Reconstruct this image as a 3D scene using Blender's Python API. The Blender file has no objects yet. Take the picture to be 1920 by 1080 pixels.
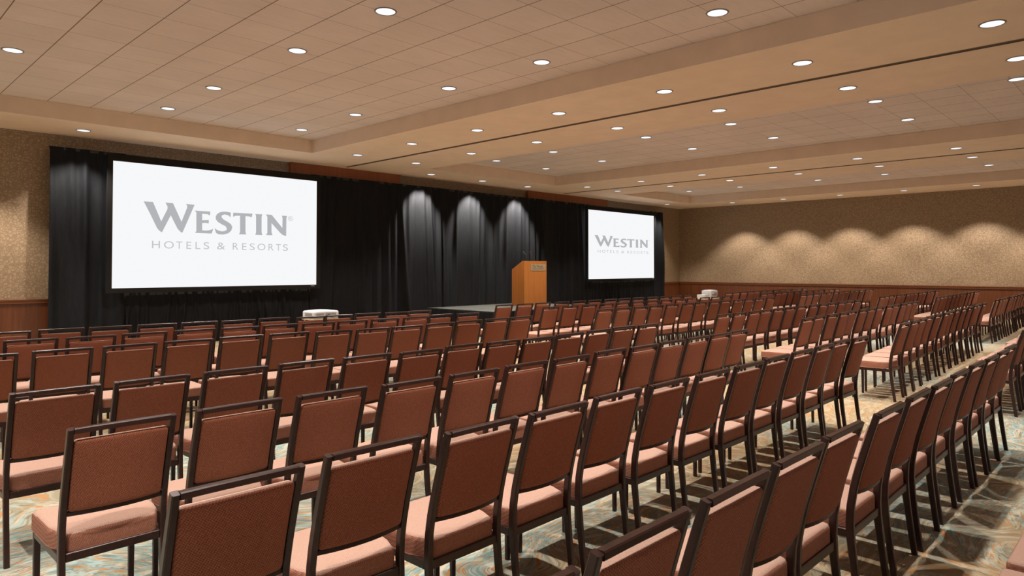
import bpy, bmesh, math, random
from mathutils import Vector, Matrix, noise

random.seed(7)
SC = bpy.context.scene
COL = SC.collection
PI = math.pi

# ------------------------------------------------------------------ camera, world, exposure
HC = 1.60                      # eye height; x runs along the screen wall, y towards it
FPX, TH, PITCH, HY = 1277.0, math.radians(45.86), 0.02, 503.0
cam_d = bpy.data.cameras.new('camera'); cam = bpy.data.objects.new('camera', cam_d); COL.objects.link(cam)
cam_d.sensor_width = 36.0; cam_d.lens = FPX * 36.0 / 1920.0
cam_d.shift_y = (HY - FPX * math.tan(PITCH) - 540.0) / 1920.0
cam_d.clip_start = 0.05; cam_d.clip_end = 100
cam.location = (0, 0, HC)
fw = Vector((math.sin(TH) * math.cos(PITCH), math.cos(TH) * math.cos(PITCH), math.sin(PITCH)))
cam.rotation_euler = fw.to_track_quat('-Z', 'Y').to_euler()
SC.camera = cam

SC.view_settings.view_transform = 'Standard'
SC.view_settings.look = 'None'
SC.view_settings.gamma = 1.0
SC.view_settings.use_curve_mapping = False
SC.view_settings.exposure = 0.0

world = bpy.data.worlds.new('world'); SC.world = world; world.use_nodes = True
wb = world.node_tree.nodes['Background']
wb.inputs[0].default_value = (1.0, 0.93, 0.86, 1); wb.inputs[1].default_value = 0.45  # added ambient fill, enters where the walls are left out

LAMP_W = 355.0                 # watts of every downlight
LAMP_COL = (1.0, 0.93, 0.86)

# ------------------------------------------------------------------ helpers
def tag(o, label, cat, group=None):
    o['label'] = label; o['category'] = cat
    if group: o['group'] = group
    return o

def mesh_obj(name, bm, mat, parent=None, smooth=False):
    me = bpy.data.meshes.new(name); bm.normal_update(); bm.to_mesh(me); bm.free()
    if isinstance(mat, (list, tuple)):
        for m in mat: me.materials.append(m)
    else: me.materials.append(mat)
    if smooth:
        for p in me.polygons: p.use_smooth = True
    o = bpy.data.objects.new(name, me); COL.objects.link(o)
    if parent: o.parent = parent
    return o

def thing(name, label, cat, loc=(0, 0, 0), rotz=0, group=None):
    o = bpy.data.objects.new(name, None); COL.objects.link(o)
    o.empty_display_size = 0.1
    o.location = loc; o.rotation_euler = (0, 0, rotz)
    return tag(o, label, cat, group)

def struct(name, bm, mat, smooth=False, parent=None):
    o = mesh_obj(name, bm, mat, parent, smooth)
    if not parent: o['kind'] = 'structure'
    return o

def box(bm, x0, x1, y0, y1, z0, z1, mi=0):
    v = [bm.verts.new(p) for p in ((x0, y0, z0), (x1, y0, z0), (x1, y1, z0), (x0, y1, z0),
                                   (x0, y0, z1), (x1, y0, z1), (x1, y1, z1), (x0, y1, z1))]
    for f in ((0, 3, 2, 1), (4, 5, 6, 7), (0, 1, 5, 4), (1, 2, 6, 5), (2, 3, 7, 6), (3, 0, 4, 7)):
        fc = bm.faces.new([v[i] for i in f]); fc.material_index = mi

def boxes(*bs):
    bm = bmesh.new()
    for b in bs: box(bm, *b)
    return bm

def bevel_all(bm, w, seg=1):
    bmesh.ops.bevel(bm, geom=bm.edges[:], offset=w, segments=seg, affect='EDGES', profile=0.6)

def shade_flat_bevel(o, w, seg=2):
    return o

def axis_pts(h, r, n):
    a = [-h, -h + r * 0.3, -h + r * 0.65, -h + r]
    inner = [(-h + r) + (2 * (h - r)) * i / n for i in range(1, n)]
    return a + inner + [-x for x in reversed(a)]

def rounded_box(hx, hy, hz, r, nx=4, ny=4, nz=1, flat=False):
    """closed box grid with rounded edges, centred on the origin"""
    bm = bmesh.new(); X, Y, Z = axis_pts(hx, r, nx), axis_pts(hy, r, ny), axis_pts(hz, min(r, hz * 0.95), nz)
    vs = {}
    def V(i, j, k):
        key = (i, j, k)
        if key not in vs:
            p = Vector((X[i], Y[j], Z[k])); rz = min(r, hz * 0.95)
            q = Vector((max(-hx + r, min(hx - r, p.x)), max(-hy + r, min(hy - r, p.y)), max(-hz + rz, min(hz - rz, p.z))))
            if flat and p.z < 0: q.z = p.z
            d = p - q; d2 = Vector((d.x / r, d.y / r, d.z / rz))
            if d2.length > 1e-9: 
                d2.normalize(); d = Vector((d2.x * r, d2.y * r, d2.z * rz))
            vs[key] = bm.verts.new(q + d)
        return vs[key]
    a, b, c = len(X) - 1, len(Y) - 1, len(Z) - 1
    for i in range(a):
        for j in range(b):
            bm.faces.new((V(i, j, 0), V(i, j + 1, 0), V(i + 1, j + 1, 0), V(i + 1, j, 0)))
            bm.faces.new((V(i, j, c), V(i + 1, j, c), V(i + 1, j + 1, c), V(i, j + 1, c)))
    for i in range(a):
        for k in range(c):
            bm.faces.new((V(i, 0, k), V(i + 1, 0, k), V(i + 1, 0, k + 1), V(i, 0, k + 1)))
            bm.faces.new((V(i, b, k), V(i, b, k + 1), V(i + 1, b, k + 1), V(i + 1, b, k)))
    for j in range(b):
        for k in range(c):
            bm.faces.new((V(0, j, k), V(0, j, k + 1), V(0, j + 1, k + 1), V(0, j + 1, k)))
            bm.faces.new((V(a, j, k), V(a, j + 1, k), V(a, j + 1, k + 1), V(a, j, k + 1)))
    return bm

def sweep(bm, pts, up, w, d, ch=0.004):
    """bar of chamfered section w (along 'side') x d (along normal) through pts; 'side' = constant up vector given"""
    side = Vector(up).normalized(); rings = []
    n = len(pts)
    for i, p in enumerate(pts):
        p = Vector(p)
        t = (Vector(pts[min(i + 1, n - 1)]) - Vector(pts[max(i - 1, 0)])).normalized()
        nn = t.cross(side).normalized()
        ww = w[i] if isinstance(w, list) else w
        dd = d[i] if isinstance(d, list) else d
        hw, hd = ww / 2, dd / 2
        sec = [(-hw + ch, -hd), (hw - ch, -hd), (hw, -hd + ch), (hw, hd - ch), (hw - ch, hd), (-hw + ch, hd), (-hw, hd - ch), (-hw, -hd + ch)]
        rings.append([bm.verts.new(p + side * a + nn * b) for a, b in sec])
    for a, b in zip(rings, rings[1:]):
        for i in range(8):
            bm.faces.new((a[i], a[(i + 1) % 8], b[(i + 1) % 8], b[i]))
    bm.faces.new(rings[0][::-1]); bm.faces.new(rings[-1])
    bmesh.ops.recalc_face_normals(bm, faces=bm.faces[:])

def lathe(bm, prof, cx=0, cy=0, cz=0, n=24, close=False):
    rings = []
    for r, z in prof:
        rings.append([bm.verts.new((cx + r * math.cos(2 * PI * i / n), cy + r * math.sin(2 * PI * i / n), cz + z)) for i in range(n)])
    for a, b in zip(rings, rings[1:]):
        for i in range(n):
            bm.faces.new((a[i], a[(i + 1) % n], b[(i + 1) % n], b[i]))
    if close:
        bm.faces.new(rings[0][::-1]); bm.faces.new(rings[-1])
    bmesh.ops.recalc_face_normals(bm, faces=bm.faces[:])

ORD = ['', 'first', 'second', 'third', 'fourth', 'fifth', 'sixth', 'seventh', 'eighth', 'ninth', 'tenth', 'eleventh', 'twelfth', 'thirteenth']

# ------------------------------------------------------------------ materials
class NT:
    def __init__(s, name):
        s.m = bpy.data.materials.new(name); s.m.use_nodes = True
        s.t = s.m.node_tree; s.b = s.t.nodes['Principled BSDF']
    def n(s, typ, **kw):
        x = s.t.nodes.new(typ)
        for k, v in kw.items():
            if k.startswith('i_'):
                key = k[2:]; key = int(key) if key.isdigit() else key.replace('_', ' ')
                x.inputs[key].default_value = v
            else: setattr(x, k, v)
        return x
    def l(s, a, b): s.t.links.new(a, b)
    def math(s, op, a, b=None, c=None):
        x = s.t.nodes.new('ShaderNodeMath'); x.operation = op
        for i, v in enumerate((a, b, c)):
            if v is None: continue
            if isinstance(v, (int, float)): x.inputs[i].default_value = v
            else: s.l(v, x.inputs[i])
        return x.outputs[0]
    def mix(s, f, a, b, blend='MIX'):
        x = s.t.nodes.new('ShaderNodeMix'); x.data_type = 'RGBA'; x.blend_type = blend
        for sk, v in ((x.inputs[0], f), (x.inputs[6], a), (x.inputs[7], b)):
            if isinstance(v, (int, float)): sk.default_value = v
            elif isinstance(v, tuple): sk.default_value = (*v[:3], 1)
            else: s.l(v, sk)
        return x.outputs[2]
    def ramp(s, f, stops):
        x = s.t.nodes.new('ShaderNodeValToRGB'); e = x.color_ramp.elements
        while len(e) < len(stops): e.new(0.5)
        for el, (p, c) in zip(e, stops):
            el.position = p; el.color = (*c, 1) if isinstance(c, tuple) else (c, c, c, 1)
        s.l(f, x.inputs[0]); return x.outputs[0]
    def coords(s, scale=(1, 1, 1), rot=(0, 0, 0), kind='Object'):
        tc = s.n('ShaderNodeTexCoord'); mp = s.n('ShaderNodeMapping')
        mp.inputs['Scale'].default_value = scale; mp.inputs['Rotation'].default_value = rot
        s.l(tc.outputs[kind], mp.inputs[0]); return mp.outputs[0]
    def noise(s, v, scale, detail=2, rough=0.5, dist=0):
        x = s.n('ShaderNodeTexNoise'); x.inputs['Scale'].default_value = scale; x.inputs['Detail'].default_value = detail
        x.inputs['Roughness'].default_value = rough; x.inputs['Distortion'].default_value = dist
        s.l(v, x.inputs['Vector']); return x.outputs['Fac']
    def bump(s, h, strength=0.3, dist=0.01):
        x = s.n('ShaderNodeBump'); x.inputs['Strength'].default_value = strength; x.inputs['Distance'].default_value = dist
        s.l(h, x.inputs['Height']); s.l(x.outputs[0], s.b.inputs['Normal'])
    def set(s, color=None, rough=None, metal=None, spec=None, sheen=None):
        if color is not None:
            if isinstance(color, tuple): s.b.inputs['Base Color'].default_value = (*color[:3], 1)
            else: s.l(color, s.b.inputs['Base Color'])
        if rough is not None: s.b.inputs['Roughness'].default_value = rough
        if metal is not None: s.b.inputs['Metallic'].default_value = metal
        if spec is not None: s.b.inputs['Specular IOR Level'].default_value = spec
        if sheen is not None: s.b.inputs['Sheen Weight'].default_value = sheen
        return s.m

def sep(t, v):
    x = t.n('ShaderNodeSeparateXYZ'); t.l(v, x.inputs[0]); return x.outputs

def m_fabric(name, cols, fx, fz, sheen):
    t = NT(name); v = t.coords()
    x, y, z = sep(t, v)
    a = t.math('SINE', t.math('MULTIPLY', t.math('ADD', x, t.math('MULTIPLY', z, 0.35)), fx))
    yz = t.math('ADD', y, z)
    b = t.math('SINE', t.math('ADD', t.math('MULTIPLY', z, fz), t.math('MULTIPLY', t.noise(v, 60, 2), 5.0)))
    w = t.math('ADD', t.math('MULTIPLY', t.math('MULTIPLY', a, b) if fz > 100 else a, 0.5), 0.5)
    nz = t.noise(v, 160, 2)
    f = t.math('ADD', t.math('MULTIPLY', w, 0.45), t.math('MULTIPLY', nz, 0.55))
    c = t.ramp(f, [(0.2, cols[0]), (0.5, cols[1]), (0.8, cols[2])])
    t.bump(f, 0.35, 0.0015)
    t.set(c, 0.85, spec=0.25, sheen=sheen)
    t.b.inputs['Sheen Tint'].default_value = (1.0, 0.84, 0.74, 1)
    t.b.inputs['Sheen Roughness'].default_value = 0.3
    return t.m

def m_frame():
    t = NT('brown_frame'); v = t.coords()
    n = t.noise(v, 30, 2)
    c = t.ramp(n, [(0.3, (0.022, 0.008, 0.006)), (0.7, (0.036, 0.014, 0.010))])
    return t.set(c, 0.34, spec=0.36)

def m_paint(name, c, rough=0.9, amt=0.04):
    t = NT(name); v = t.coords(); n = t.noise(v, 3.0, 3)
    col = t.ramp(n, [(0.3, tuple(k * (1 - amt) for k in c)), (0.7, tuple(min(1, k * (1 + amt)) for k in c))])
    t.bump(t.noise(v, 250, 2), 0.06, 0.002)
    return t.set(col, rough, spec=0.2)

def m_tiles():
    t = NT('ceiling_tiles'); v = t.coords(); x, y, z = sep(t, v)
    P = 0.652
    def joint(c, off, wd):
        f = t.math('FRACT', t.math('DIVIDE', t.math('ADD', c, 100 * P - off), P))
        d = t.math('ABSOLUTE', t.math('SUBTRACT', f, 0.5))           # 0.5 at a joint
        return t.math('GREATER_THAN', d, 0.5 - wd / P)
    jx = joint(x, 2.13, 0.0065); jy = joint(y, 0.42, 0.005)
    base = t.ramp(t.noise(v, 1.2, 2), [(0.3, (0.59, 0.505, 0.465)), (0.7, (0.64, 0.55, 0.51))])
    # soft streaks of the mineral tile, and a small tone change tile to tile
    str_ = t.noise(t.coords((2.2, 14, 1)), 1.4, 3, 0.6)
    base = t.mix(t.math('MULTIPLY', t.math('SUBTRACT', str_, 0.45), 0.5), base, (0.40, 0.30, 0.22))
    wn = t.n('ShaderNodeTexWhiteNoise', noise_dimensions='2D')
    cmb = t.n('ShaderNodeCombineXYZ')
    t.l(t.math('FLOOR', t.math('DIVIDE', t.math('ADD', x, 100 * P - 2.13), P)), cmb.inputs[0])
    t.l(t.math('FLOOR', t.math('DIVIDE', t.math('ADD', y, 100 * P - 0.42), P)), cmb.inputs[1])
    t.l(cmb.outputs[0], wn.inputs['Vector'])
    base = t.mix(t.math('MULTIPLY', wn.outputs['Value'], 0.10), base, (0.36, 0.29, 0.23))
    c = t.mix(t.math('MULTIPLY', jy, 0.62), base, (0.22, 0.15, 0.10))
    c = t.mix(t.math('MULTIPLY', jx, 0.85), c, (0.13, 0.08, 0.05))
    t.bump(t.noise(v, 90, 3), 0.15, 0.004)
    return t.set(c, 0.95, spec=0.15)

def m_wallpaper():
    t = NT('patterned_wallpaper'); v = t.coords()
    x, y, z = sep(t, v)
    cb = t.n('ShaderNodeCombineXYZ'); t.l(t.math('ADD', x, y), cb.inputs[0]); t.l(z, cb.inputs[1])
    vo = t.n('ShaderNodeTexVoronoi', feature='DISTANCE_TO_EDGE'); vo.inputs['Scale'].default_value = 17
    vo.inputs['Randomness'].default_value = 0.75
    t.l(cb.outputs[0], vo.inputs['Vector'])
    curl = t.noise(cb.outputs[0], 26, 2, 0.5, 1.6)
    p = t.math('MULTIPLY', t.math('GREATER_THAN', vo.outputs['Distance'], 0.09), t.math('GREATER_THAN', curl, 0.46))
    c = t.mix(p, (0.20, 0.133, 0.075), (0.305, 0.215, 0.135))
    big = t.noise(cb.outputs[0], 0.6, 2)
    c = t.mix(t.math('MULTIPLY', big, 0.12), c, (0.30, 0.19, 0.09))
    t.bump(p, 0.25, 0.002)
    t.set(c, 0.5, spec=0.45)
    return t.m

def m_wood(name, c1, c2, scale=1.0, rough=0.38, grain_axis=2):
    t = NT(name)
    sc = [22 * scale, 22 * scale, 22 * scale]; sc[grain_axis] = 1.1 * scale
    v = t.coords(tuple(sc)); n = t.noise(v, 1.0, 5, 0.6, 0.7)
    v2 = t.coords((1.3, 1.3, 0.3)); n2 = t.noise(v2, 1.0, 2)
    f = t.math('ADD', t.math('MULTIPLY', n, 0.75), t.math('MULTIPLY', n2, 0.25))
    c = t.ramp(f, [(0.30, c1), (0.68, c2)])
    t.bump(n, 0.06, 0.002)
    return t.set(c, rough, spec=0.45)

def m_carpet():
    t = NT('patterned_carpet'); v = t.coords()
    # domain warp
    wn = t.n('ShaderNodeTexNoise'); wn.inputs['Scale'].default_value = 0.9; wn.inputs['Detail'].default_value = 2
    t.l(v, wn.inputs['Vector'])
    vm = t.n('ShaderNodeVectorMath', operation='SUBTRACT'); t.l(wn.outputs['Color'], vm.inputs[0]); vm.inputs[1].default_value = (0.5, 0.5, 0.5)
    vs = t.n('ShaderNodeVectorMath', operation='SCALE'); t.l(vm.outputs[0], vs.inputs[0]); vs.inputs['Scale'].default_value = 1.5
    va = t.n('ShaderNodeVectorMath', operation='ADD'); t.l(v, va.inputs[0]); t.l(vs.outputs[0], va.inputs[1])
    warped = va.outputs[0]
    def streak(rot, sc, scale, seed):
        mp = t.n('ShaderNodeMapping'); mp.inputs['Rotation'].default_value = (0, 0, rot); mp.inputs['Scale'].default_value = sc
        mp.inputs['Location'].default_value = (seed, seed * 0.7, 0)
        t.l(warped, mp.inputs[0]); return t.noise(mp.outputs[0], scale, 3, 0.6, 0.3)
    s1 = streak(0.9, (1.5, 8.0, 1), 3.2, 0)          # long feathery leaves
    s2 = streak(0.9, (2.2, 13.0, 1), 3.6, 11)
    s3 = streak(-0.5, (2.0, 6.0, 1), 3.0, 23)
    s4 = streak(0.5, (3.0, 10.0, 1), 3.5, 37)
    big = t.noise(v, 0.42, 2, 0.5, 0.4)
    x, y, z = sep(t, v)
    spots = None
    for (px, py, r) in ((0.2, 3.0, 2.3), (8.2, 0.6, 2.0), (3.0, 6.0, 1.6), (16.8, 5.0, 2.5)):   # where the sea-green medallions of the carpet lie
        dx = t.math('SUBTRACT', x, px); dy = t.math('SUBTRACT', y, py)
        d = t.math('SQRT', t.math('ADD', t.math('MULTIPLY', dx, dx), t.math('MULTIPLY', dy, dy)))
        g = t.math('SUBTRACT', 1.0, t.math('MINIMUM', t.math('DIVIDE', d, r), 1.0))
        spots = g if spots is None else t.math('MAXIMUM', spots, g)
    big = t.math('SUBTRACT', t.math('ADD', big, 0.06), t.math('MULTIPLY', spots, 0.35))
    ground = t.mix(t.ramp(big, [(0.44, 0.0), (0.56, 1.0)]), (0.20, 0.36, 0.33), (0.40, 0.275, 0.125))
    c = t.mix(t.ramp(s3, [(0.48, 0.0), (0.56, 0.8)]), ground, (0.52, 0.44, 0.27))
    c = t.mix(t.math('MULTIPLY', t.ramp(s4, [(0.52, 0.0), (0.57, 1.0)]), t.ramp(big, [(0.40, 1.0), (0.60, 0.25)])), c, (0.40, 0.52, 0.46))
    c = t.mix(t.math('MULTIPLY', t.ramp(s1, [(0.55, 0.0), (0.60, 1.0)]), t.ramp(big, [(0.40, 1.0), (0.60, 0.5)])), c, (0.60, 0.55, 0.42))
    c = t.mix(t.ramp(s2, [(0.575, 0.0), (0.60, 1.0)]), c, (0.50, 0.25, 0.09))
    c = t.mix(t.ramp(s2, [(0.37, 1.0), (0.40, 0.0)]), c, (0.27, 0.20, 0.10))
    pile = t.noise(v, 300, 2)
    c = t.mix(t.math('MULTIPLY', pile, 0.35), c, (0.10, 0.08, 0.05))
    t.bump(pile, 0.4, 0.004)
    c = t.mix(1.0, c, (0.84, 0.82, 0.86), 'MULTIPLY')
    t.set(c, 0.95, spec=0.1, sheen=0.1)
    return t.m

def m_velour():
    t = NT('black_drape_cloth'); v = t.coords((6, 6, 0.5)); n = t.noise(v, 8, 3)
    c = t.ramp(n, [(0.3, (0.0068, 0.007, 0.008)), (0.7, (0.0105, 0.011, 0.0125))])
    t.set(c, 0.65, spec=0.10, sheen=0.0)
    t.b.inputs['Sheen Roughness'].default_value = 0.35
    return t.m

def m_emit(name, c, s):
    t = NT(name); t.set((0, 0, 0), 0.6, spec=0)
    t.b.inputs['Emission Color'].default_value = (*c, 1); t.b.inputs['Emission Strength'].default_value = s
    return t.m

def m_plain(name, c, rough=0.5, metal=0, spec=0.5):
    t = NT(name); v = t.coords(); n = t.noise(v, 40, 2)
    col = t.ramp(n, [(0.3, tuple(k * 0.93 for k in c)), (0.7, c)])
    return t.set(col, rough, metal, spec)

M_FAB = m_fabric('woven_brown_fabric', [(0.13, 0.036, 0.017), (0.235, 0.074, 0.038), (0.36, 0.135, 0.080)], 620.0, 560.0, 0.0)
M_FAB3 = m_fabric('brown_seat_side_fabric', [(0.19, 0.070, 0.040), (0.29, 0.115, 0.072), (0.40, 0.185, 0.125)], 620.0, 560.0, 0.0)
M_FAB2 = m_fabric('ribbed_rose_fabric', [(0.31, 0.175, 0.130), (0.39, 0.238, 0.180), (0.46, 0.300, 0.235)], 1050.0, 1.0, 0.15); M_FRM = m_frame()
M_SOFFIT = m_paint('tan_ceiling_paint', (0.665, 0.52, 0.40))
M_FASCIA = M_SOFFIT
M_TILE = m_tiles(); M_WALLP = m_wallpaper()
M_DADO = m_wood('cherry_wainscot', (0.062, 0.016, 0.005), (0.130, 0.040, 0.012))
M_CAP = m_wood('cherry_cap_rail', (0.12, 0.036, 0.012), (0.19, 0.062, 0.020), grain_axis=0)
M_HEADER = m_wood('cherry_header', (0.19, 0.048, 0.012), (0.30, 0.085, 0.022))
M_LECT = m_wood('orange_veneer', (0.36, 0.115, 0.022), (0.52, 0.185, 0.038), scale=0.8)
M_CARPET = m_carpet(); M_DRAPE = m_velour()
M_SLOT = m_plain('dark_track_slot', (0.05, 0.03, 0.018), 0.7)
M_TRACK = m_plain('track_edge', (0.26, 0.17, 0.09), 0.6)
M_SCREEN = m_emit('lit_projection_surface', (0.93, 0.935, 0.95), 1.0)
M_LOGO = m_emit('projected_grey', (0.455, 0.462, 0.480), 1.0)
M_LOGO2 = m_emit('projected_light_grey', (0.56, 0.565, 0.575), 1.0)
M_BLKFRAME = m_plain('black_screen_frame', (0.016, 0.014, 0.013), 0.9, 0, 0.08)
M_LENS = m_emit('downlight_glow', (0.93, 0.95, 1.0), 1.15)
M_RING = m_plain('downlight_trim_metal', (0.16, 0.13, 0.10), 0.4)
M_STAGE = m_plain('grey_stage_deck', (0.125, 0.13, 0.112), 0.45)
M_EDGE = m_plain('stage_edge_trim', (0.03, 0.03, 0.03), 0.4)
M_WHITE = m_plain('white_plastic', (0.72, 0.72, 0.74), 0.4)
M_GREY = m_plain('grey_plastic', (0.30, 0.30, 0.31), 0.5)
M_DARK = m_plain('dark_rubber', (0.012, 0.012, 0.013), 0.5)
M_CREAM = m_plain('cream_laminate', (0.62, 0.55, 0.40), 0.5)
M_PLAQUE = m_plain('brushed_brass', (0.42, 0.33, 0.20), 0.45, 0.3)
M_ENGR = m_plain('engraved_lettering', (0.06, 0.035, 0.012), 0.6)
M_CHROME = m_plain('bright_metal', (0.55, 0.54, 0.52), 0.25, 0.9)

# ------------------------------------------------------------------ room
XW, YF, XL, YB = 26.32, 15.40, -3.0, -5.0
ZS, ZT = HC + 2.575, HC + 2.86          # soffit and tiled tray heights
TRAYS = [(-0.9, 7.78), (11.15, 16.15), (19.72, 24.34)]
TY0, TY1 = -3.2, 13.78
ZD = 1.02

def gridplane(x0, x1, y0, y1, z, flip=False):
    bm = bmesh.new(); v = [bm.verts.new(p) for p in ((x0, y0, z), (x1, y0, z), (x1, y1, z), (x0, y1, z))]
    bm.faces.new(v[::-1] if flip else v); return bm

struct('floor', boxes((XL - .2, XW + .2, YB - .2, YF + .2, -0.12, 0.0)), M_CARPET)
struct('ceiling', boxes((XL - .2, XW + .2, YB - .2, YF + .2, ZT, ZT + 0.12)), M_TILE)
# dropped plaster beams and borders round the three trays
struct('ceiling_soffit', boxes(
    (XL, XW, TY1, YF, ZS, ZT - .002), (XL, XW, YB, TY0, ZS, ZT - .002),
    (XL, TRAYS[0][0], TY0, TY1, ZS, ZT - .002), (TRAYS[0][1], TRAYS[1][0], TY0, TY1, ZS, ZT - .002),
    (TRAYS[1][1], TRAYS[2][0], TY0, TY1, ZS, ZT - .002), (TRAYS[2][1], XW, TY0, TY1, ZS, ZT - .002)), M_SOFFIT)
struct('wall_front', boxes((XL - .2, XW + .2, YF, YF + .2, 0, ZT)), M_WALLP)
struct('wall_right', boxes((XW, XW + .2, YB, YF, 0, ZT)), M_WALLP)
# rear and left walls left out so added world fill reaches the room

# wainscot: panels with a fine joint every 2.44 m, cap rail on top, plinth below
def wainscot_x(n, y, x0, x1):
    bm = bmesh.new(); x = x0; s = 2.44
    while x < x1 - 0.01:
        e = min(x + s, x1); box(bm, x + .003, e - .003, y - .025, y, 0.0, ZD - .075); x = e
    box(bm, x0, x1, y - .018, y, 0.0, ZD - .075)
    struct('trim_%d' % n, bm, M_DADO)
    bm = boxes((x0, x1, y - .048, y, ZD - .075, ZD - .02), (x0, x1, y - .062, y, ZD - .02, ZD)); struct('trim_%d' % (n + 1), bm, M_CAP)
def wainscot_y(n, x, y0, y1):
    bm = bmesh.new(); y = y1; s = 2.44
    while y > y0 + 0.01:
        e = max(y - s, y0); box(bm, x - .025, x, e + .003, y - .003, 0.0, ZD - .075); y = e
    box(bm, x - .018, x, y0, y1, 0.0, ZD - .075)
    struct('trim_%d' % n, bm, M_DADO)
    bm = boxes((x - .048, x, y0, y1, ZD - .075, ZD - .02), (x - .062, x, y0, y1, ZD - .02, ZD)); struct('trim_%d' % (n + 1), bm, M_CAP)
wainscot_x(1, YF, XL, XW - .062)
wainscot_y(3, XW, YB, YF - .0)

# airwall tracks: a pair of dark slots running along the middle of each beam
for n, gx in ((5, 9.47), (6, 18.05)):
    bm = boxes((gx - .045, gx + .045, YB, YF - .35, ZS - .006, ZS - .001)); o = struct('trim_%d' % n, bm, M_TRACK)
    bm = boxes((gx - .036, gx - .010, YB, YF - .36, ZS - .010, ZS - .004), (gx + .010, gx + .036, YB, YF - .36, ZS - .010, ZS - .004))
    mesh_obj('track_slot', bm, M_SLOT, o)

# cherry header panels at the top of the screen wall
for n, (a, b) in ((7, (8.1, 11.33)), (8, (16.55, 20.95))):
    bm = boxes((a, b, YF - .10, YF, ZS - .27, ZS - .012), (a - .03, b + .03, YF - .12, YF, ZS - .012, ZS), (a - .03, a, YF - .11, YF, ZS - .27, ZS - .012))
    struct('trim_%d' % n, bm, M_HEADER)

# ------------------------------------------------------------------ downlights
def make_downlight(name_label, x, y, z, group, idx):
    t = thing('recessed_downlight', name_label, 'ceiling light', (x, y, z), 0, group)
    return t
_ring = bmesh.new(); lathe(_ring, [(0.108, -0.001), (0.108, -0.007), (0.122, -0.007), (0.126, -0.001)], n=32)
_lens = bmesh.new(); lathe(_lens, [(0.109, -0.0015), (0.109, -0.004), (0.100, -0.006), (0.05, -0.0065), (0.001, -0.0065)], n=32)
ring0 = None
def downlight(x, y, z, label, group, power=1.0, size=86, blend=0.55, tilt=0.0):
    global ring0, lens0, lamp_d
    t = thing('recessed_downlight', label, 'ceiling light', (x, y, z), 0, group)
    if ring0 is None:
        ring0 = mesh_obj('trim_ring', _ring, M_RING, t, True); lens0 = mesh_obj('lens', _lens, M_LENS, t, True)
    else:
        r = ring0.copy(); COL.objects.link(r); r.parent = t
        r = lens0.copy(); COL.objects.link(r); r.parent = t
    key = (round(power, 3), size)
    if key not in LD:
        d = bpy.data.lights.new('lamp', 'SPOT'); d.energy = LAMP_W * power; d.color = LAMP_COL
        d.spot_size = math.radians(size); d.spot_blend = blend; d.shadow_soft_size = 0.035
        LD[key] = d
    l = bpy.data.objects.new('lamp', LD[key]); COL.objects.link(l); l.parent = t; l.location = (0, 0, -0.05); l.rotation_euler = (math.radians(tilt), 0, 0)
LD = {}
YT = [12.87, 10.88, 8.22, 6.25, 3.62, 1.65]
YBm = [13.26, 11.26, 9.28, 7.29, 5.28, 3.30, 1.33]
for k, y in enumerate(YT):
    n = ORD[k + 1]
    for X, side in ((-0.80, 'outermost'), (1.81, 'far left'), (4.42, 'centre'), (7.03, 'right')):
        if X < 2 and y > 12: pass
        downlight(X, y, ZT, 'recessed ceiling light, %s row of left tiled tray, %s from the screen wall' % (side, n), 'downlights in the left ceiling tray', 1.2)
    for X, side in ((12.67, 'left'), (14.66, 'right')):
        downlight(X, y, ZT, 'recessed ceiling light, %s row of middle tiled tray, %s from the screen wall' % (side, n), 'downlights in the middle ceiling tray', 1.05)
    for X, side in ((22.72, 'only'),):
        downlight(X, y, ZT, 'recessed ceiling light, visible row of right tiled tray, %s from the screen wall' % n, 'downlights in the right ceiling tray')
for k, y in enumerate(YBm):
    n = ORD[k + 1]
    for X, nm in ((8.63, 'first beam, left of its track'), (10.29, 'first beam, right of its track'), (17.08, 'second beam, left of its track'), (18.72, 'second beam, right of its track')):
        downlight(X, y, ZS, 'recessed light on %s, %s from the screen wall' % (nm, n), 'downlights on the ceiling beams', 0.8)
for k, X in enumerate((3.52, 11.83, 13.76, 15.72, 23.97)):
    downlight(X, 14.57, ZS, ['recessed light over the drape left of the left screen', 'leftmost of three recessed lights washing the centre drape',
              'middle of three recessed lights washing the centre drape', 'rightmost of three recessed lights washing the centre drape above the lectern',
              'recessed light over the drape right of the right screen'][k], 'downlights along the screen wall', *((1.2, 96, .6, 0.0) if k in (0, 4) else (3.4, 72, .7, 23.0)))
for k, y in enumerate((12.38, 10.37, 8.36, 6.36, 4.35, 2.35, 0.35)):
    downlight(25.18, y, ZS, 'recessed light washing the right wall, %s from the screen wall corner' % ORD[k + 1], 'downlights along the right wall', 1.4, 98, .45)
# out of the picture to the left: lights the patch of wall beside the left drape
downlight(1.55, 14.3, ZS, 'recessed light washing the papered wall left of the left drape', 'downlights along the screen wall', 1.6, 98, .45)

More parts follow.
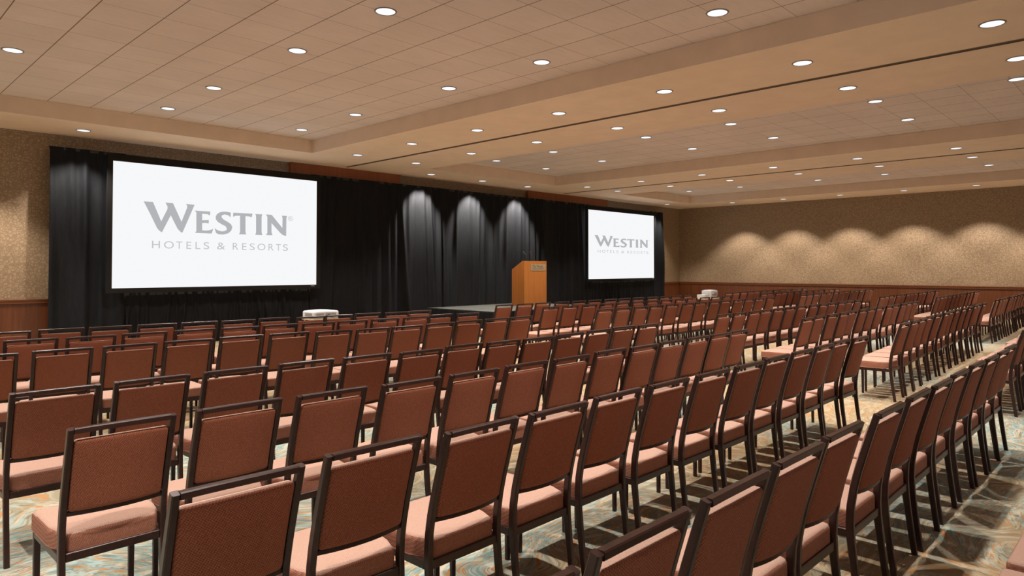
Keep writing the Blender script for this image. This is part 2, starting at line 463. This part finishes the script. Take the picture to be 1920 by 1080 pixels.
# ------------------------------------------------------------------ drapes
def drape(name, x0, x1, zt, zb, y, label, seed, amp=0.045, flare=0.35, dens=1.0, shirr=False):
    rnd = random.Random(seed); bm = bmesh.new()
    nx = int((x1 - x0) / 0.014); nz = 30
    # pleat centres with irregular spacing
    c = []; x = x0 - 0.2
    while x < x1 + 0.2:
        c.append((x, rnd.uniform(0.15, 1.2), rnd.uniform(-1, 1))); x += rnd.uniform(0.075, 0.19) / dens
    def fold(x, tz):
        s = 0.0
        for cx, a, lean in c:
            xx = cx + lean * 0.10 * flare * tz * 2
            w = 0.036 / dens * (1 + 0.5 * tz)
            d = (x - xx) / w
            if abs(d) < 4: s += a * math.exp(-d * d)
        return s
    rows = []
    for j in range(nz + 1):
        tz = j / nz; z = zt + (zb - zt) * tz
        A = amp * (0.55 + 0.45 * min(1, tz * 2.5)) if not shirr else amp * (0.5 + 0.5 * math.sin(PI * min(1, tz * 1.2 + .2)))
        r = []
        for i in range(nx + 1):
            x = x0 + (x1 - x0) * i / nx
            yy = y - A * fold(x, tz) - 0.012 * noise.noise(Vector((x * 1.7, z * 0.8, seed)))
            r.append(bm.verts.new((x, yy, z)))
        rows.append(r)
    for a, b in zip(rows, rows[1:]):
        for i in range(nx):
            bm.faces.new((a[i], b[i], b[i + 1], a[i + 1]))
    t = thing(name, label, 'drape', ((x0 + x1) / 2, y, 0))
    o = mesh_obj('cloth', bm, M_DRAPE, t, True); o.location = (-(x0 + x1) / 2, -y, 0)
    pb = bmesh.new(); box(pb, x0, x1, -0.008, 0.022, zt - .05, zt + 0.005)
    p = mesh_obj('hanging_rail', pb, M_DARK, t); p.location = (-(x0 + x1) / 2, 0, 0)
    return t
ZDR = HC + 2.30
DY = 15.13
drape('pleated_drape', 3.10, 4.40, ZDR, 0.02, DY, 'black pleated drape hanging left of the left projection screen', 3, 0.11, 0.6, 0.55)
drape('pleated_drape', 8.50, 19.60, ZDR, 0.02, DY, 'long black pleated backdrop drape between the two projection screens', 11, 0.115, 1.0, 0.55)
drape('pleated_drape', 23.60, 24.56, ZDR, 0.02, DY, 'narrow black drape hanging right of the right projection screen', 5, 0.10, 0.9, 0.6)
drape('screen_skirt', 4.42, 8.48, HC - 0.50, 0.02, DY - .02, 'black gathered skirt hanging below the left projection screen', 17, 0.05, 0.8, 1.15)
drape('screen_skirt', 19.62, 23.59, HC - 0.48, 0.02, DY - .02, 'black gathered skirt hanging below the right projection screen', 19, 0.05, 0.8, 1.15)
drape('top_drape', 4.42, 8.48, ZDR, HC + 2.05, DY + .06, 'black drape strip showing above the left projection screen', 23, 0.02, 0.1)
drape('top_drape', 19.62, 23.59, ZDR, HC + 2.05, DY + .06, 'black drape strip showing above the right projection screen', 29, 0.02, 0.1)

# ------------------------------------------------------------------ projection screens
GLYPH = [[(0.566, 1.746), (0.742, 1.745), (0.904, 1.357), (1.022, 1.616), (1.025, 1.667), (0.982, 1.748), (1.131, 1.747), (1.303, 1.367), (1.412, 1.664), (1.416, 1.707), (1.391, 1.748), (1.567, 1.742), (1.446, 1.44), (1.323, 1.136), (1.287, 1.152), (1.224, 1.219), (1.089, 1.491), (0.919, 1.13), (0.867, 1.163), (0.824, 1.216), (0.694, 1.492)], [(1.568, 1.617), (1.899, 1.618), (1.891, 1.531), (1.838, 1.557), (1.726, 1.56), (1.727, 1.421), (1.868, 1.433), (1.866, 1.356), (1.807, 1.368), (1.727, 1.359), (1.729, 1.207), (1.799, 1.202), (1.884, 1.213), (1.964, 1.245), (1.932, 1.142), (1.581, 1.144), (1.608, 1.183), (1.605, 1.582)], [(2.345, 1.62), (2.341, 1.517), (2.287, 1.558), (2.208, 1.573), (2.15, 1.55), (2.14, 1.511), (2.18, 1.464), (2.258, 1.424), (2.347, 1.369), (2.383, 1.302), (2.359, 1.222), (2.29, 1.16), (2.182, 1.129), (2.076, 1.133), (2.023, 1.16), (1.993, 1.266), (2.046, 1.224), (2.133, 1.199), (2.201, 1.204), (2.25, 1.228), (2.259, 1.267), (2.23, 1.315), (2.151, 1.35), (2.064, 1.4), (2.02, 1.451), (2.013, 1.514), (2.043, 1.573), (2.11, 1.616), (2.198, 1.636), (2.286, 1.631)], [(2.4, 1.623), (2.842, 1.626), (2.822, 1.542), (2.76, 1.559), (2.678, 1.56), (2.681, 1.205), (2.697, 1.15), (2.534, 1.148), (2.556, 1.2), (2.553, 1.563), (2.465, 1.558), (2.396, 1.534)], [(2.905, 1.623), (3.073, 1.623), (3.055, 1.565), (3.058, 1.209), (3.077, 1.148), (2.908, 1.148), (2.927, 1.204), (2.924, 1.578)], [(3.158, 1.627), (3.298, 1.625), (3.563, 1.332), (3.565, 1.562), (3.55, 1.621), (3.678, 1.62), (3.662, 1.567), (3.659, 1.148), (3.575, 1.166), (3.509, 1.216), (3.294, 1.434), (3.296, 1.228), (3.318, 1.152), (3.162, 1.152), (3.196, 1.204), (3.193, 1.573)]]
SMALL = [('H', 0.731, 0.885), ('O', 0.962, 1.155), ('T', 1.199, 1.327), ('E', 1.407, 1.507), ('L', 1.593, 1.694), ('S', 1.762, 1.882), ('&', 2.049, 2.226), ('R', 2.394, 2.523), ('E', 2.604, 2.707), ('S', 2.78, 2.898), ('O', 2.963, 3.152), ('R', 3.224, 3.351), ('T', 3.409, 3.529), ('S', 3.578, 3.707)]

def text_bm(bm, ch, x0, x1, z0, z1, y, thin=0.0, fn=lambda x, z: (x, z), depth=0.0):
    """font glyph(s) scaled into a rectangle of the x-z plane"""
    cu = bpy.data.curves.new('t', 'FONT'); cu.body = ch; cu.offset = thin; cu.resolution_u = 6
    ob = bpy.data.objects.new('t', cu); COL.objects.link(ob)
    bpy.context.view_layer.update()
    me = bpy.data.meshes.new_from_object(ob.evaluated_get(bpy.context.evaluated_depsgraph_get()))
    xs = [v.co.x for v in me.vertices]; zs = [v.co.y for v in me.vertices]
    a, b, c, d = min(xs), max(xs), min(zs), max(zs)
    vm = []
    for v in me.vertices:
        X = x0 + (v.co.x - a) / max(b - a, 1e-6) * (x1 - x0); Z = z0 + (v.co.y - c) / max(d - c, 1e-6) * (z1 - z0)
        X, Z = fn(X, Z); vm.append(bm.verts.new((X, y, Z)))
    for p in me.polygons:
        try: bm.faces.new([vm[i] for i in p.vertices])
        except ValueError: pass
    bpy.data.objects.remove(ob); bpy.data.curves.remove(cu); bpy.data.meshes.remove(me)

def screen(x0, x1, z0, z1, label, fn, reg):
    cx = (x0 + x1) / 2; Y = 14.95
    t = thing('projection_screen', label, 'projection screen', (cx, Y, 0))
    def L(o): o.location = (-cx, -Y, 0); return o
    b = 0.095
    L(mesh_obj('screen_frame', boxes((x0 - b, x1 + b, Y - .03, Y + .03, z1, z1 + b + .04), (x0 - b, x1 + b, Y - .03, Y + .03, z0 - b, z0),
        (x0 - b, x0, Y - .03, Y + .03, z0, z1), (x1, x1 + b, Y - .03, Y + .03, z0, z1)), M_BLKFRAME, t))
    L(mesh_obj('projection_surface', boxes((x0, x1, Y - .004, Y + .01, z0, z1)), M_SCREEN, t))
    bm = bmesh.new(); yy = Y - .008
    for g in GLYPH:
        vs = [bm.verts.new((x0 + fn(x, z)[0], yy, z0 + fn(x, z)[1])) for x, z in g]
        es = [bm.edges.new((vs[i], vs[(i + 1) % len(vs)])) for i in range(len(vs))]
        bmesh.ops.triangle_fill(bm, use_beauty=True, edges=es)
    L(mesh_obj('lettering', bm, M_LOGO, t))
    F2 = lambda x, z: (x0 + fn(x - x0, z - z0)[0], z0 + fn(x - x0, z - z0)[1])
    for word in (SMALL[:6], SMALL[6:7], SMALL[7:]):
        bm = bmesh.new()
        for ch, a, c in word:
            text_bm(bm, ch, x0 + a, x0 + c, z0 + 0.800, z0 + 0.952, yy, 0.0, F2)
        L(mesh_obj('lettering', bm, M_LOGO2, t))
    bm = bmesh.new()
    if reg == 'R':
        text_bm(bm, '\u00ae', x0 + 3.70, x0 + 3.83, z0 + 1.507, z0 + 1.620, yy, 0.0, F2)
    else:
        text_bm(bm, 'TM', x0 + 3.70, x0 + 3.80, z0 + 1.575, z0 + 1.615, yy, 0.0, F2)
    L(mesh_obj('lettering', bm, M_LOGO2, t))
    # maker's tag, lower right of the frame
    L(mesh_obj('frame_tag', boxes((x1 - .16, x1 - .06, Y - .033, Y - .03, z0 - .035, z0 - .02)), M_GREY, t))
    # legs behind the skirt
    for lx in (x0 + .7, x1 - .7):
        L(mesh_obj('leg', boxes((lx - .025, lx + .025, Y + .255, Y + .285, 0, z0 - .04), (lx - .02, lx + .02, Y + .02, Y + .27, z0 - .07, z0 - .04)), M_DARK, t))
    return t
screen(4.12, 8.57, HC - .395, HC + 2.12, 'large white projection screen on the left showing grey lettering', lambda x, z: (x, z + .005), 'R')
screen(19.28, 23.58, HC - .385, HC + 2.10, 'white projection screen on the right beyond the lectern', lambda x, z: (0.39 + (x - .566) * 1.115, 0.952 + (z - .80) * 0.668), 'TM')

# ------------------------------------------------------------------ stage and lectern
SX0, SX1, SY0, SY1, SZ = 10.92, 14.62, 11.15, 13.56, 0.60
st = thing('stage', 'low stage platform with grey deck and black skirt before the centre drape', 'stage', ((SX0 + SX1) / 2, (SY0 + SY1) / 2, 0))
def rel(o, t): o.location = (-t.location.x, -t.location.y, -t.location.z); return o
bm = bmesh.new(); nxp = 2
for i in range(5):
    for j in range(2):
        a = SX0 + (SX1 - SX0) * i / 5; b = SX0 + (SX1 - SX0) * (i + 1) / 5
        c = SY0 + (SY1 - SY0) * j / 2; d = SY0 + (SY1 - SY0) * (j + 1) / 2
        box(bm, a + .003, b - .003, c + .003, d - .003, SZ - .06, SZ)
rel(mesh_obj('deck', bm, M_STAGE, st), st)
bm = boxes((SX0 - .012, SX0, SY0 - .012, SY1 + .012, SZ - .08, SZ + .003), (SX1, SX1 + .012, SY0 - .012, SY1 + .012, SZ - .08, SZ + .003),
           (SX0, SX1, SY0 - .012, SY0, SZ - .08, SZ + .003), (SX0, SX1, SY1, SY1 + .012, SZ - .08, SZ + .003))
rel(mesh_obj('edge_trim', bm, M_EDGE, st), st)
def skirt(p0, p1, n):
    bm = bmesh.new(); p0 = Vector(p0); p1 = Vector(p1); d = (p1 - p0); L = d.length; d.normalize(); nn = Vector((d.y, -d.x, 0)); m = int(L / 0.012)
    rows = []
    for z in (SZ - .02, SZ - .12, SZ * .5, 0.01):
        r = []
        for i in range(m + 1):
            s = L * i / m; am = 0.006 + 0.012 * (1 - z / SZ)
            r.append(bm.verts.new(p0 + d * s + nn * (0.03 + am * math.sin(s * 2 * PI / 0.075 + math.sin(s * 3.1) * 1.2)) + Vector((0, 0, z))))
        rows.append(r)
    for a, b in zip(rows, rows[1:]):
        for i in range(m): bm.faces.new((a[i], b[i], b[i + 1], a[i + 1]))
    rel(mesh_obj('skirt', bm, M_DRAPE, st, True), st)
skirt((SX0, SY1, 0), (SX0, SY0, 0), 1); skirt((SX0, SY0, 0), (SX1, SY0, 0), 2); skirt((SX1, SY0, 0), (SX1, SY1, 0), 3)
for lx in (SX0 + .2, (SX0 + SX1) / 2, SX1 - .2):
    for ly in (SY0 + .2, SY1 - .2):
        rel(mesh_obj('leg', boxes((lx - .03, lx + .03, ly - .03, ly + .03, 0, SZ - .06)), M_DARK, st), st)

lx0, lx1, ly0, ly1 = 13.14, 14.03, 12.30, 12.755
z0, zf, zr = SZ + .003, HC + .195, HC - .03
lc = thing('lectern', 'orange wood lectern with a small engraved plaque standing on the stage', 'lectern', ((lx0 + lx1) / 2, (ly0 + ly1) / 2, z0))
def prism(bm, prof, x0, x1):
    a = [bm.verts.new((x0, y, z)) for y, z in prof]; b = [bm.verts.new((x1, y, z)) for y, z in prof]
    bm.faces.new(a[::-1]); bm.faces.new(b)
    for i in range(len(prof)): bm.faces.new((a[i], a[(i + 1) % len(prof)], b[(i + 1) % len(prof)], b[i]))
    bmesh.ops.recalc_face_normals(bm, faces=bm.faces[:])
side = [(ly0, z0), (ly1, z0), (ly1, zr), (ly0 + .07, zf), (ly0, zf)]
for a, b in ((lx0, lx0 + .022), (lx1 - .022, lx1)):
    bm = bmesh.new(); prism(bm, side, a, b); rel(mesh_obj('side_panel', bm, M_LECT, lc), lc)
rel(mesh_obj('front_panel', boxes((lx0 + .022, lx1 - .022, ly0, ly0 + .02, z0, zf)), M_LECT, lc), lc)
bm = bmesh.new(); prism(bm, [(ly0 + .02, zf - .02), (ly0 + .07, zf - .02), (ly1 - .03, zr - .015), (ly1 - .03, zr - .035), (ly0 + .07, zf - .04), (ly0 + .02, zf - .04)], lx0 + .022, lx1 - .022)
rel(mesh_obj('reading_top', bm, M_LECT, lc), lc)
rel(mesh_obj('shelf', boxes((lx0 + .022, lx1 - .022, ly0 + .02, ly1 - .03, z0 + .6, z0 + .62)), M_LECT, lc), lc)
pq = rel(mesh_obj('plaque', boxes((13.385, 13.985, ly0 - .008, ly0 - .0005, HC - .065, HC + .115)), M_PLAQUE, lc), lc)
bm = bmesh.new(); text_bm(bm, 'The Westin', 13.46, 13.87, HC + .02, HC + .085, ly0 - .0095)
text_bm(bm, 'HOTELS & RESORTS', 13.44, 13.92, HC - .03, HC - .003, ly0 - .0095)
pl = mesh_obj('lettering', bm, M_ENGR, pq)
# two gooseneck microphones
for k, (gx, dx) in enumerate(((13.30, -0.02), (13.50, 0.03))):
    mi = thing('gooseneck_microphone', ['thin black gooseneck microphone, left one of two on the lectern top', 'thin black gooseneck microphone, right one of two on the lectern top'][k], 'microphone', (gx, ly0 + .046, zf - .0195), 0, 'lectern microphones')
    bm = bmesh.new(); sweep(bm, [(0, 0, 0), (0, .01, .10), (dx * .4, .04, .19), (dx, .10, .245)], (1, 0, 0), .008, .008, .002); mesh_obj('stem', bm, M_DARK, mi, True)
    bm = bmesh.new(); bmesh.ops.create_uvsphere(bm, u_segments=12, v_segments=8, radius=.019); o = mesh_obj('capsule', bm, M_DARK, mi, True); o.location = (dx, .11, .25)
    bm = bmesh.new(); lathe(bm, [(.02, 0), (.02, .012), (.008, .018)], n=12, close=True); mesh_obj('base', bm, M_DARK, mi, True)

# ------------------------------------------------------------------ projectors on tables
def av_table(x, y, w, d, h, label):
    t = thing('projector_table', label, 'table', (x, y, 0))
    bm = rounded_box(w / 2, d / 2, .014, .012, 2, 2, 1); o = mesh_obj('table_top', bm, M_CREAM, t, True); o.location = (0, 0, h - .014)
    for sx in (-1, 1):
        for sy in (-1, 1):
            bm = bmesh.new(); sweep(bm, [(sx * (w / 2 - .04), sy * (d / 2 - .04), 0), (sx * (w / 2 - .04), sy * (d / 2 - .04), h - .028)], (1, 0, 0), .03, .03, .006)
            mesh_obj('leg', bm, M_CHROME, t)
    mesh_obj('shelf', boxes((-w / 2 + .03, w / 2 - .03, -d / 2 + .03, d / 2 - .03, .30, .32)), M_CREAM, t)
    return t
def projector(x, y, z, w, d, h, label, rz=0.0):
    t = thing('projector', label, 'projector', (x, y, z), rz)
    bm = rounded_box(w / 2, d / 2, h / 2 - .006, .028, 5, 4, 1)
    for v in bm.verts:
        if v.co.z > 0: v.co.z += .022 * (1 - (v.co.x / (w / 2)) ** 2) * (1 - .6 * (v.co.y / (d / 2)) ** 2)
    o = mesh_obj('housing', bm, M_WHITE, t, True); o.location = (0, 0, h / 2)
    bm = bmesh.new()
    for k in range(6): box(bm, -w / 2 + .05, -w / 2 + .20, -d / 2 - .003, -d / 2 + .004, h * .30 + k * .010, h * .30 + k * .010 + .005)
    for k in range(6): box(bm, -w / 2 - .003, -w / 2 + .004, -d / 2 + .06, d / 2 - .1, h * .30 + k * .010, h * .30 + k * .010 + .005)
    mesh_obj('vent_grille', bm, M_GREY, t)
    mesh_obj('connector_panel', boxes((-.02, w / 2 - .06, -d / 2 - .003, -d / 2 + .004, h * .28, h * .72)), M_GREY, t)
    bm = bmesh.new(); lathe(bm, [(.05, 0), (.05, .03), (.04, .035), (.038, .01), (.001, .008)], n=20)
    o = mesh_obj('lens_barrel', bm, M_DARK, t, True); o.rotation_euler = (-PI / 2, 0, 0); o.location = (.08, d / 2 - .005, h * .55)
    for sx in (-1, 1):
        bm = bmesh.new(); lathe(bm, [(.016, 0), (.016, .016)], n=10, close=True); o = mesh_obj('foot', bm, M_DARK, t); o.location = (sx * (w / 2 - .06), d / 2 - .06, 0)
    bm = bmesh.new(); lathe(bm, [(.016, 0), (.016, .016)], n=10, close=True); o = mesh_obj('foot', bm, M_DARK, t); o.location = (0, -d / 2 + .06, 0)
    # loose cable hanging from the connectors
    bm = bmesh.new(); pts = [(.03, -d / 2 - .002, h * .5), (.035, -d / 2 - .03, h * .55), (.05, -d / 2 - .06, h * .35), (.055, -d / 2 - .075, .02), (.10, -d / 2 - .06, .006), (.16, -d / 2 - .02, .005)]
    sweep(bm, pts, (1, 0, 0), .009, .009, .002); mesh_obj('cable', bm, M_DARK, t, True)
    return t
av_table(6.36, 10.95, .50, .42, .715, 'small cream projector table in front of the left screen')
projector(6.36, 10.93, .715, .50, .40, .135, 'white projector on the small table facing the left screen')
av_table(19.98, 10.75, .98, .46, .65, 'cream table holding white equipment in front of the right screen')
projector(20.22, 10.74, .65, .44, .34, .245, 'taller white projector on the table facing the right screen')
cs = thing('equipment_case', 'low white box beside the taller projector on the far table', 'box', (19.66, 10.66, .65))
bm = rounded_box(.15, .14, .06, .015, 3, 3, 1); o = mesh_obj('case_body', bm, M_WHITE, cs, True); o.location = (0, 0, .06)
mesh_obj('case_lid_seam', boxes((-.151, .151, -.141, .141, .08, .083)), M_GREY, cs)

# ------------------------------------------------------------------ the banquet chair
RAILY = -0.300
def upy(z):
    P = [(0, -.222), (.2, -.195), (.38, -.176), (.50, -.180), (.62, -.203), (.78, -.250), (.94, -.300)]
    for (a, ya), (b, yb) in zip(P, P[1:]):
        if z <= b:
            t = (z - a) / (b - a); return ya + (yb - ya) * t
    return P[-1][1]
def upy_s(z):
    return (upy(z - .05 if z > .05 else z) + upy(min(.94, z + .05)) + 2 * upy(z)) / 4 if .05 < z < .89 else upy(z)
HWX = 0.2145
def make_chair():
    t = thing('banquet_chair', 'x', 'chair')
    # seat cushion
    bm = rounded_box(.221, .223, .042, .024, 6, 6, 1, True)
    for v in bm.verts:
        if v.co.z > 0.01: v.co.z += .012 * (1 - (v.co.x / .221) ** 2) * (1 - (v.co.y / .223) ** 2)
        if v.co.y < -.196: v.co.x *= .184 / .221
        elif v.co.y < -.12: v.co.x *= .95
    bm.normal_update()
    for f in bm.faces: f.material_index = 0 if f.normal.z > .62 else 1      # upward faces paler rose, side faces brown
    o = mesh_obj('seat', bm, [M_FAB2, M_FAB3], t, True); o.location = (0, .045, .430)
    for v in o.data.vertices: v.co.x *= 1.0
    # backrest pad, bowed backwards, set inside the posts
    bm = rounded_box(.187, .026, .160, .018, 8, 1, 6)
    for f in bm.faces:
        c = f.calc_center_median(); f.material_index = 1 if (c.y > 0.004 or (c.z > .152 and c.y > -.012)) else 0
    for v in bm.verts:
        z = v.co.z + .726
        v.co.y += upy_s(z) + .006 - .028 * (1 - (v.co.x / .187) ** 2) * (.10 + .90 * (.5 - .5 * v.co.z / .160))
        v.co.z = z
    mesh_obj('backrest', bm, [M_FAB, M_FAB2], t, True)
    # four legs, the rear pair running on up as back posts
    zs = [0, .12, .24, .34, .42, .50, .58, .66, .74, .82, .88, .936]
    for sx in (-1, 1):
        bm = bmesh.new()
        sweep(bm, [(sx * (HWX - .013), upy_s(z), z) for z in zs], (1, 0, 0), .026, [.030, .031, .033, .035, .035, .034, .033, .032, .031, .030, .029, .028], .004)
        mesh_obj('leg', bm, M_FRM, t)
        bm = bmesh.new()
        sweep(bm, [(sx * (HWX - .013), .238, 0), (sx * (HWX - .013), .240, .386)], (1, 0, 0), [.024, .028], [.024, .030], .004)
        mesh_obj('leg', bm, M_FRM, t)
    # seat frame under the cushion
    bm = bmesh.new()
    box(bm, -HWX + .026, HWX - .026, .228, .252, .352, .390)
    box(bm, -HWX + .026, HWX - .026, -.190, -.166, .352, .390)
    for sx in (-1, 1): box(bm, min(sx * HWX, sx * (HWX - .024)), max(sx * HWX, sx * (HWX - .024)), -.165, .226, .352, .390)
    bevel_all(bm, .003); mesh_obj('seat_frame', bm, M_FRM, t)
    # top rail and bowed lower rail of the back
    bm = bmesh.new()
    y = RAILY
    sweep(bm, [(-HWX + .024, y + .001, .927), (-.1, y + .001, .928), (.1, y + .001, .928), (HWX - .024, y + .001, .927)], (0, 0, 1), .024, .030, .004)
    mesh_obj('top_rail', bm, M_FRM, t)
    bm = bmesh.new()
    zz = .558
    sweep(bm, [(xx, upy_s(zz) + .004 - .028 * (1 - (xx / .187) ** 2), zz) for xx in [-.190 + .38 * i / 10 for i in range(11)]], (0, 0, 1), .020, .026, .003)
    mesh_obj('lower_rail', bm, M_FRM, t)
    return t
proto = make_chair(); used = [False]
def place_chair(x, yrail, rz, label, group):
    if not used[0]: t = proto; used[0] = True
    else:
        t = proto.copy(); COL.objects.link(t)
        for ch in proto.children:
            c = ch.copy(); COL.objects.link(c); c.parent = t
    c, s = math.cos(rz), math.sin(rz)
    t.location = (x - s * 0.30, yrail + c * 0.30, 0); t.rotation_euler = (0, 0, rz)
    t['label'] = label; t['group'] = group
    return t

P_ROWS = {
    1: [[0.979,0.957],[1.491,0.972],[1.998,0.967],[2.494,0.971],[2.984,0.982],[3.583,0.971],[4.121,0.977],[4.604,0.971],[5.147,0.987],[5.705,0.989],[6.175,0.98],[6.698,0.984],[7.15,0.999]],
    2: [[0.961,2.12],[1.493,2.159],[2.004,2.11],[2.502,2.107],[3.021,2.132],[3.525,2.124],[4.042,2.12],[4.567,2.122],[5.086,2.145],[5.6,2.153],[6.123,2.169],[6.626,2.198],[7.078,2.17]],
    3: [[0.96,3.273],[1.481,3.283],[1.981,3.265],[2.487,3.228],[2.99,3.226],[3.508,3.25],[3.99,3.238],[4.543,3.283],[5.002,3.262],[5.511,3.291],[5.999,3.301],[6.451,3.301],[6.931,3.334]],
    4: [[0.956,4.417],[1.457,4.431],[1.969,4.437],[2.483,4.443],[2.974,4.411],[3.454,4.364],[3.978,4.43],[4.43,4.396],[4.884,4.374],[5.393,4.404],[5.933,4.44],[6.483,4.499],[6.935,4.465]],
    5: [[0.932,6.502],[1.459,6.539],[1.956,6.517],[2.452,6.532],[2.959,6.555],[3.445,6.52],[3.897,6.406],[4.349,6.346],[4.801,6.327],[5.332,6.371],[5.844,6.418],[6.349,6.429],[6.801,6.422]],
    6: [[0.942,7.663],[1.452,7.663],[1.928,7.589],[2.419,7.618],[2.927,7.626],[3.394,7.558],[3.877,7.558],[4.335,7.482],[4.813,7.479],[5.303,7.47],[5.799,7.447],[6.338,7.568],[6.79,7.487]],
    7: [[0.917,8.704],[1.427,8.704],[1.934,8.767],[2.401,8.71],[2.893,8.683],[3.373,8.655],[3.828,8.579],[4.341,8.637],[4.793,8.481],[5.254,8.522],[5.754,8.547],[6.206,8.435],[6.658,8.468]],
}

ROWN = {1: 'second nearest', 2: 'third nearest', 3: 'fourth nearest', 4: 'fifth nearest', 5: 'sixth nearest', 6: 'seventh nearest', 7: 'farthest'}
rnd = random.Random(4)
def side_name(k, n):
    if k == 1: return 'leftmost'
    if k == n: return 'rightmost'
    return ORD[k] + ' from left'
for r, row in P_ROWS.items():
    n = len(row)
    xm = sum(c[0] for c in row) / n; ym = sum(c[1] for c in row) / n
    sl = sum((c[0] - xm) * (c[1] - ym) for c in row) / sum((c[0] - xm) ** 2 for c in row)
    for k, (x, y) in enumerate(row):
        place_chair(x, y, math.atan(sl) + rnd.uniform(-.012, .012), 'brown fabric chair with dark frame, %s, %s row, left seating block' % (side_name(k + 1, n), ROWN[r]), 'chairs of the left block')
for k, x in enumerate((2.945, 3.455, 3.965)):
    place_chair(x, -0.085, 0, ['brown chair at the lower right corner, left of the seat seam, nearest row', 'brown chair cut off by the lower right corner of the view, nearest row',
                'brown chair just beyond the lower right corner, nearest row'][k], 'chairs of the nearest row')
S_ROWS = {1: (9.05, 1.16, 15.72, 1.34, 13), 2: (9.05, 2.34, 15.84, 2.61, 13), 3: (9.10, 3.52, 15.68, 3.71, 13), 4: (9.00, 4.66, 15.49, 4.75, 13),
          5: (8.82, 6.65, 15.55, 6.63, 13), 6: (8.67, 7.67, 15.50, 7.66, 13), 7: (8.58, 8.73, 15.40, 8.62, 13)}
T_ROWS = {2: (17.50, 2.68, 23.9, 2.90, 13), 3: (17.99, 3.90, 24.02, 4.10, 12), 4: (17.54, 4.96, 23.70, 5.09, 13), 5: (17.43, 6.76, 23.83, 6.91, 13),
          6: (17.40, 7.78, 23.60, 7.89, 13), 7: (17.35, 8.75, 23.3, 8.80, 13)}
for rows, bn, names in ((S_ROWS, 'middle', {1: 'nearest', 2: 'second nearest', 3: 'third nearest', 4: 'fourth nearest', 5: 'fifth nearest', 6: 'sixth nearest', 7: 'farthest'}),
                        (T_ROWS, 'right', {2: 'nearest', 3: 'second nearest', 4: 'third nearest', 5: 'fourth nearest', 6: 'fifth nearest', 7: 'farthest'})):
    for r, (xa, ya, xb, yb, n) in rows.items():
        pitch = (xb - xa - .429) / (n - 1); sl = math.atan2(yb - ya, xb - xa)
        for k in range(n):
            x = xa + .2145 + pitch * k; y = ya + (yb - ya) * (x - xa) / (xb - xa)
            jit = rnd.uniform(-.006, .006)
            place_chair(x + jit, y + rnd.uniform(-.02, .02), sl + rnd.uniform(-.008, .008),
                        'brown fabric chair with dark frame, %s, %s row, %s seating block' % (side_name(k + 1, n), names[r], bn), 'chairs of the %s block' % bn)
